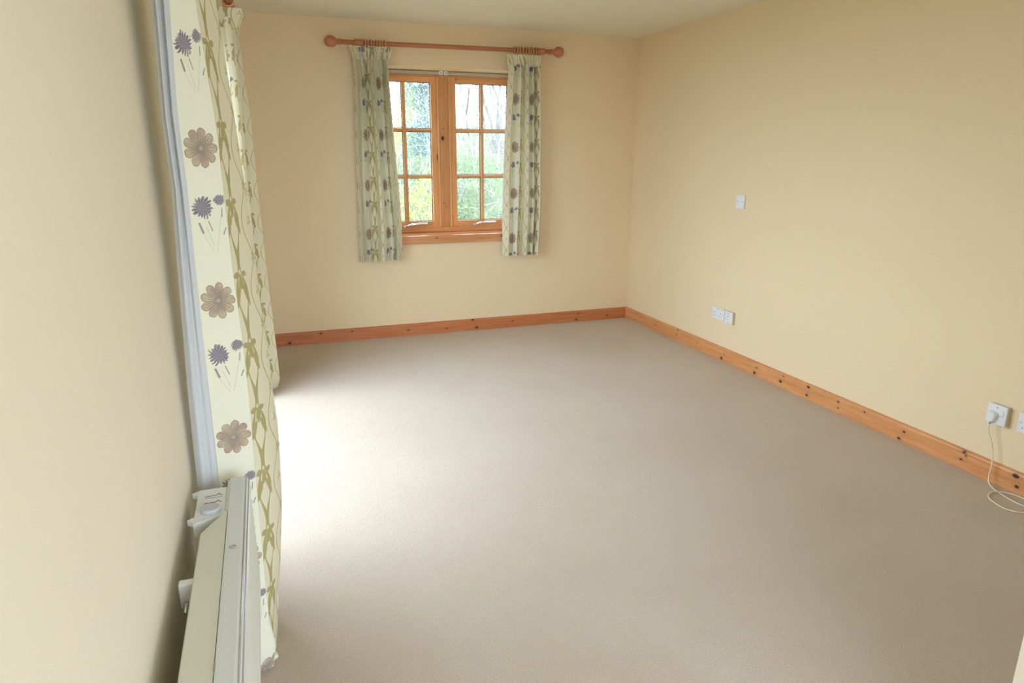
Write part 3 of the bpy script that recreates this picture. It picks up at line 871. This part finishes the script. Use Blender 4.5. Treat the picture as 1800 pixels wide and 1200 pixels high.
# ------------------------------------------------------------------ plates on the right wall
def plate(name, lab, cat, y, z, w, hgt, depth, kind, grp=None):
    """y, z = centre; x grows into the wall; camera sees the -x face, its right edge is the smaller y"""
    r = root(name, lab, cat, (W, y, z), grp)
    obs = []
    xf = W-depth
    if depth > 0.015:
        o = boxo('back_box', (xf+0.008, y-w/2+.002, z-hgt/2+.002), (W-.0005, y+w/2-.002, z+hgt/2-.002), IVORYBOX, None, .002)
        o['label'] = 'surface-mounted back box'; obs.append(o)
        obs.append(boxo('faceplate', (xf, y-w/2, z-hgt/2), (xf+0.009, y+w/2, z+hgt/2), WHITE_PL, None, .003, 3))
    else:
        obs.append(boxo('faceplate', (xf, y-w/2, z-hgt/2), (W-.0005, y+w/2, z+hgt/2), WHITE_PL, None, .003, 3))
    def slot(dy, dz, w_, h_, mat=DARK, nm='pin_hole', lab=None, d=0.0008, b=0.0):
        o = boxo(nm, (xf-d, y-dy-w_/2, z+dz-h_/2), (xf+.001, y-dy+w_/2, z+dz+h_/2), mat, None, b)
        if lab: o['label'] = lab
        obs.append(o)
    def scr(dy, dz, m_=CHROME):
        bm = bmesh.new(); lathe(bm, [(0, .0035), (.0012, .003)], (xf, y-dy, z+dz), (-1, 0, 0), 12)
        obs.append(link('screw', bm, m_))
    if kind == 'double':
        for s in (-1, 1):
            cy = s*0.036
            slot(cy-.003, .004, .004, .008)
            slot(cy-.013, -.018, .0065, .004); slot(cy+.007, -.018, .0065, .004)
        slot(-0.014, .030, .009, .014, WHITE_PL, 'rocker', None, .003, .001)
        slot(0.014, .030, .009, .014, WHITE_PL, 'rocker', None, .003, .001)
        slot(-.014, .035, .007, .004, DARK, 'switch_mark'); slot(.000, .033, .007, .004, DARK, 'switch_mark'); slot(.050, .034, .006, .005, DARK, 'switch_mark')
        scr(-0.060, 0); scr(0.060, 0)
    if kind == 'single':
        slot(-.004, .012, .004, .009)
        slot(-.015, -.010, .006, .004, GREYMARK); slot(.006, -.010, .006, .004, GREYMARK)
        slot(.024, .012, .010, .016, WHITE_PL, 'rocker', None, .003, .001)
        scr(0.0, .033, GREYMARK); scr(0.0, -.033, GREYMARK)
    if kind == 'plug':
        slot(.026, .014, .011, .017, WHITE_PL, 'rocker', None, .003, .001)
        slot(.022, .018, .003, .009, GREYMARK, 'switch_mark'); slot(.030, .003, .004, .003, GREYMARK, 'switch_mark'); slot(.018, -.002, .004, .003, GREYMARK, 'switch_mark')
        scr(0.0, .034)
    if kind == 'edge':
        scr(-.032, .004); slot(-.022, -.020, .007, .004, GREYMARK); slot(.0, .012, .004, .009); slot(.012, -.020, .007, .004, GREYMARK)
    if kind == 'switch':
        slot(0.0, 0.010, .012, .013, WHITE_PL, 'rocker', None, .0025, .001); slot(0.0, .016, .009, .0015, GREYMARK, 'switch_mark')
        scr(-.030, 0, GREYMARK); scr(.030, 0, GREYMARK)
    adopt(r, *obs)
    return r
IVORYBOX = plain('aged_white_plastic', (0.62, 0.59, 0.50), 0.45, 0.4)
plate('wall_switch', 'white square wall switch alone, high on the right wall', 'switch', 3.965, 1.150, 0.088, 0.092, 0.012, 'switch')
plate('wall_socket', 'white double wall socket low on the right wall, left of a single one', 'socket', 4.103, 0.336, 0.146, 0.088, 0.012, 'double')
plate('wall_socket', 'empty white single socket on a raised box, right of the double socket', 'socket', 3.962, 0.335, 0.088, 0.090, 0.026, 'single')
plate('wall_socket', 'white single socket with a plug in it, above the pine skirting', 'socket', 1.998, 0.326, 0.090, 0.094, 0.030, 'plug')
plate('wall_socket', 'white wall socket cut off by the right edge of the photo', 'socket', 1.868, 0.322, 0.088, 0.090, 0.012, 'edge')

# plug and its trailing flex
pl = root('plug', 'white mains plug with cream flex trailing onto the carpet', 'plug', (3.04, 2.01, 0.315))
px = W-0.0305
bm = bmesh.new()
pf = [(-.022, .016), (-.024, .006), (-.017, -.020), (-.008, -.030), (.008, -.030), (.017, -.020), (.024, .006), (.022, .016), (.010, .023), (-.010, .023)]
A = [bm.verts.new((px, 2.010+a, 0.318+b)) for a, b in pf]; B = [bm.verts.new((px-.020, 2.010+a*.80, 0.318+b*.85)) for a, b in pf]
for i in range(len(pf)): bm.faces.new((A[i], A[(i+1) % len(pf)], B[(i+1) % len(pf)], B[i]))
bm.faces.new(A); bm.faces.new(B)
bmesh.ops.bevel(bm, geom=bm.edges[:], offset=.002, segments=2, affect='EDGES')
o1 = link('plug_body', bm, WHITE_PL)
bm = bmesh.new(); tube(bm, [(px-.010, 2.010, .292), (px-.011, 2.012, .280)], [.0045, .0038], 10)
o2 = link('strain_relief', bm, GREYMARK)
P3 = [(px-.011, 2.012, .283), (3.044, 2.012, .262), (3.044, 2.006, .235), (3.046, 1.990, .205), (3.050, 1.980, .170), (3.050, 1.973, .135), (3.046, 1.965, .095), (3.038, 1.962, .050), (3.028, 1.952, .018), (3.018, 1.925, .0045), (3.003, 1.885, .0035), (2.989, 1.835, .0035), (2.981, 1.795, .0035), (2.983, 1.765, .0035), (2.995, 1.725, .0035), (3.020, 1.690, .0035), (3.045, 1.680, .004), (3.058, 1.705, .0075), (3.057, 1.755, .0075), (3.047, 1.800, .0060), (3.044, 1.835, .0045), (3.020, 1.873, .0050), (2.985, 1.890, .0065), (2.952, 1.888, .0055), (2.925, 1.874, .0040), (2.905, 1.853, .0035), (2.893, 1.825, .0035), (2.882, 1.775, .0035), (2.900, 1.735, .0035), (2.934, 1.700, .0035), (2.95, 1.62, .0035), (2.93, 1.50, .0035)]
bm = bmesh.new(); tube(bm, spline(P3, 6), .0029, 8)
o3 = link('flex', bm, IVORY, smooth=True); o3['label'] = 'cream flex looped on the carpet'
adopt(pl, o1, o2, o3)

# ------------------------------------------------------------------ garden outside
GRASS = leafy('garden_grass', (0.07, 0.09, 0.035), (0.13, 0.13, 0.08), 0.0)
BARK = leafy('pale_bark', (0.24, 0.22, 0.205), (0.36, 0.335, 0.32), 0.0)
DBARK = leafy('brown_bark', (0.13, 0.11, 0.10), (0.21, 0.18, 0.17), 0.0)
YLEAF = leafy('yellow_green_leaf', (0.24, 0.29, 0.06), (0.40, 0.38, 0.11), 0.4)
GLEAF = leafy('green_leaf', (0.10, 0.15, 0.05), (0.19, 0.24, 0.11), 0.4)
BLEAF = leafy('blue_green_needle', (0.09, 0.16, 0.13), (0.17, 0.25, 0.21), 0.2)
bm = bmesh.new()
nx, ny = 40, 30
vs = [[bm.verts.new((-14+34*i/nx, 5.9+26*j/ny, -0.5+0.22*(26*j/ny)*min(1, j/6)*0.55+0.15*noise.noise(Vector((i*.4, j*.4, 0))))) for i in range(nx+1)] for j in range(ny+1)]
for j in range(ny):
    for i in range(nx): bm.faces.new((vs[j][i], vs[j][i+1], vs[j+1][i+1], vs[j+1][i]))
g = link('ground_garden', bm, GRASS, smooth=True); struct(g)
g2 = struct(boxo('ground_patio', (-16, -14, -0.6), (LX-T-0.02, 5.8, -0.3), plain('paving', (0.30, 0.29, 0.27), 0.8, 0.1)))
bm = bmesh.new()  # unseen bank, added to block low sky from the left door
for (xa, xb, za, zb) in ((-16, -4.6, 0.6, 0.6), (-4.6, -3.4, 0.6, -0.3)): 
    vv = [bm.verts.new(p) for p in ((xa, -14, za), (xb, -14, zb if xb < -4 else -0.35), (xb, 12, zb if xb < -4 else -0.35), (xa, 12, za))]
    bm.faces.new(vv)
    ww = [bm.verts.new(p) for p in ((xa, -14, -0.6), (xb, -14, -0.6), (xb, 12, -0.6), (xa, 12, -0.6))]
    bm.faces.new(ww)
struct(link('ground_sky_block', bm, GRASS))
g3 = struct(boxo('ground_rear', (LX-T, -14, -0.6), (12, RY-T-0.02, -0.3), GRASS))
g3.name = 'ground_lawn'

def leaf_cards(bm, centre, rad, n, size, rnd):
    for _ in range(n):
        d = Vector((rnd.gauss(0, 1), rnd.gauss(0, 1), rnd.gauss(0, 1))).normalized()*rnd.random()**0.4
        p = Vector(centre)+Vector((d.x*rad[0], d.y*rad[1], d.z*rad[2]))
        a = Vector((rnd.gauss(0, 1), rnd.gauss(0, 1), rnd.gauss(0, 1))).normalized(); b_ = a.orthogonal().normalized()
        s = size*rnd.uniform(.6, 1.3)
        v = [bm.verts.new(p-a*s*.5), bm.verts.new(p+b_*s*.28), bm.verts.new(p+a*s*.5), bm.verts.new(p-b_*s*.28)]
        bm.faces.new(v)
def branches(bm, p, d, L, r, depth, rnd, spread=0.55, upb=0.15, c0=None, rmax=1.0):
    q = p+d*L*rnd.uniform(.8, 1.15)
    if c0 is not None and math.hypot(q.x-c0[0], q.y-c0[1]) > rmax: return
    mid = (p+q)/2+Vector((rnd.uniform(-1, 1), rnd.uniform(-1, 1), rnd.uniform(-1, 1)))*L*.07
    tube(bm, [p, mid, q], [r, r*.85, r*.68], 4 if depth > 2 else 3)
    if depth <= 0: return
    for _ in range(3 if rnd.random() < .75 else 2):
        nd = (d+Vector((rnd.gauss(0, spread), rnd.gauss(0, spread), rnd.gauss(0, spread)+upb))).normalized()
        branches(bm, q if rnd.random() < .7 else mid, nd, L*rnd.uniform(.62, .85), r*.64, depth-1, rnd, spread, upb, c0, rmax)
def bush(name, lab, cat, base, leafmat, barkmat, hgt, rad, nleaf, lsize, stems, depth, seed, spread=.5, r0=.02, grp=None):
    rnd = random.Random(seed)
    r = root(name, lab, cat, base, grp)
    bm = bmesh.new()
    for k in range(stems):
        a = rnd.uniform(0, 2*PI); t = rnd.uniform(.05, .45)
        p = Vector(base)+Vector((math.cos(a)*rad*.15, math.sin(a)*rad*.15, 0))
        branches(bm, p, Vector((math.cos(a)*t, math.sin(a)*t, 1)).normalized(), hgt/ (1.6 if depth < 4 else 2.6), r0, depth, rnd, spread, 0.2, base, rad*1.05)
    st = link('branches', bm, barkmat); adopt(r, st)
    if nleaf:
        bm = bmesh.new()
        for k in range(14):
            a = rnd.uniform(0, 2*PI); q = rnd.random()**.5*rad*.62; z = rnd.uniform(.2, .95)
            leaf_cards(bm, (base[0]+math.cos(a)*q, base[1]+math.sin(a)*q, base[2]+hgt*z), (rad*.38, rad*.38, hgt*.16), nleaf//14, lsize, rnd)
        lf = link('foliage', bm, leafmat); adopt(r, lf)
    return r
bush('shrub', 'bare pale twiggy shrub straight outside the left casement', 'shrub', (2.05, 9.5, -0.3), None, BARK, 2.6, .62, 0, 0, 7, 5, 3, .55, .013)
bush('shrub', 'bare grey twiggy shrub outside the far right pane', 'shrub', (3.42, 9.7, -0.2), None, BARK, 2.3, .68, 0, 0, 7, 5, 5, .6, .012)
bush('shrub', 'low yellow-green shrub at the foot of the left casement', 'shrub', (1.66, 7.9, -0.35), YLEAF, DBARK, 1.55, .42, 1500, .06, 4, 3, 8, .5, .010)
bush('shrub', 'low green shrub at the foot of the right casement', 'shrub', (2.54, 8.1, -0.3), GLEAF, DBARK, 1.50, .40, 1500, .055, 4, 3, 9, .5, .010)
bush('tree', 'blue-green evergreen tree behind the left casement top panes', 'tree', (3.36, 15.0, 0.2), BLEAF, DBARK, 3.3, .62, 5200, .075, 2, 3, 12, .4, .04)
bush('tree', 'pale yellow-green tree outside the top left panes', 'tree', (3.45, 17.8, 0.3), YLEAF, BARK, 3.5, .85, 4200, .075, 2, 4, 14, .45, .022)
bush('tree', 'bare thin-branched tree outside the top right panes', 'tree', (5.75, 17.2, 0.4), None, DBARK, 4.6, 1.25, 0, 0, 6, 6, 17, .38, .055)
bush('tree', 'tall bare tree with a few leaves outside the right casement', 'tree', (4.75, 15.8, 0.3), GLEAF, BARK, 4.2, .80, 700, .07, 4, 6, 19, .38, .045)
bush('hedge', 'grey-green rough hedge along the bank behind the shrubs', 'hedge', (3.1, 12.6, 0.0), GLEAF, BARK, 1.45, 1.75, 9000, .065, 9, 4, 21, .6, .012)
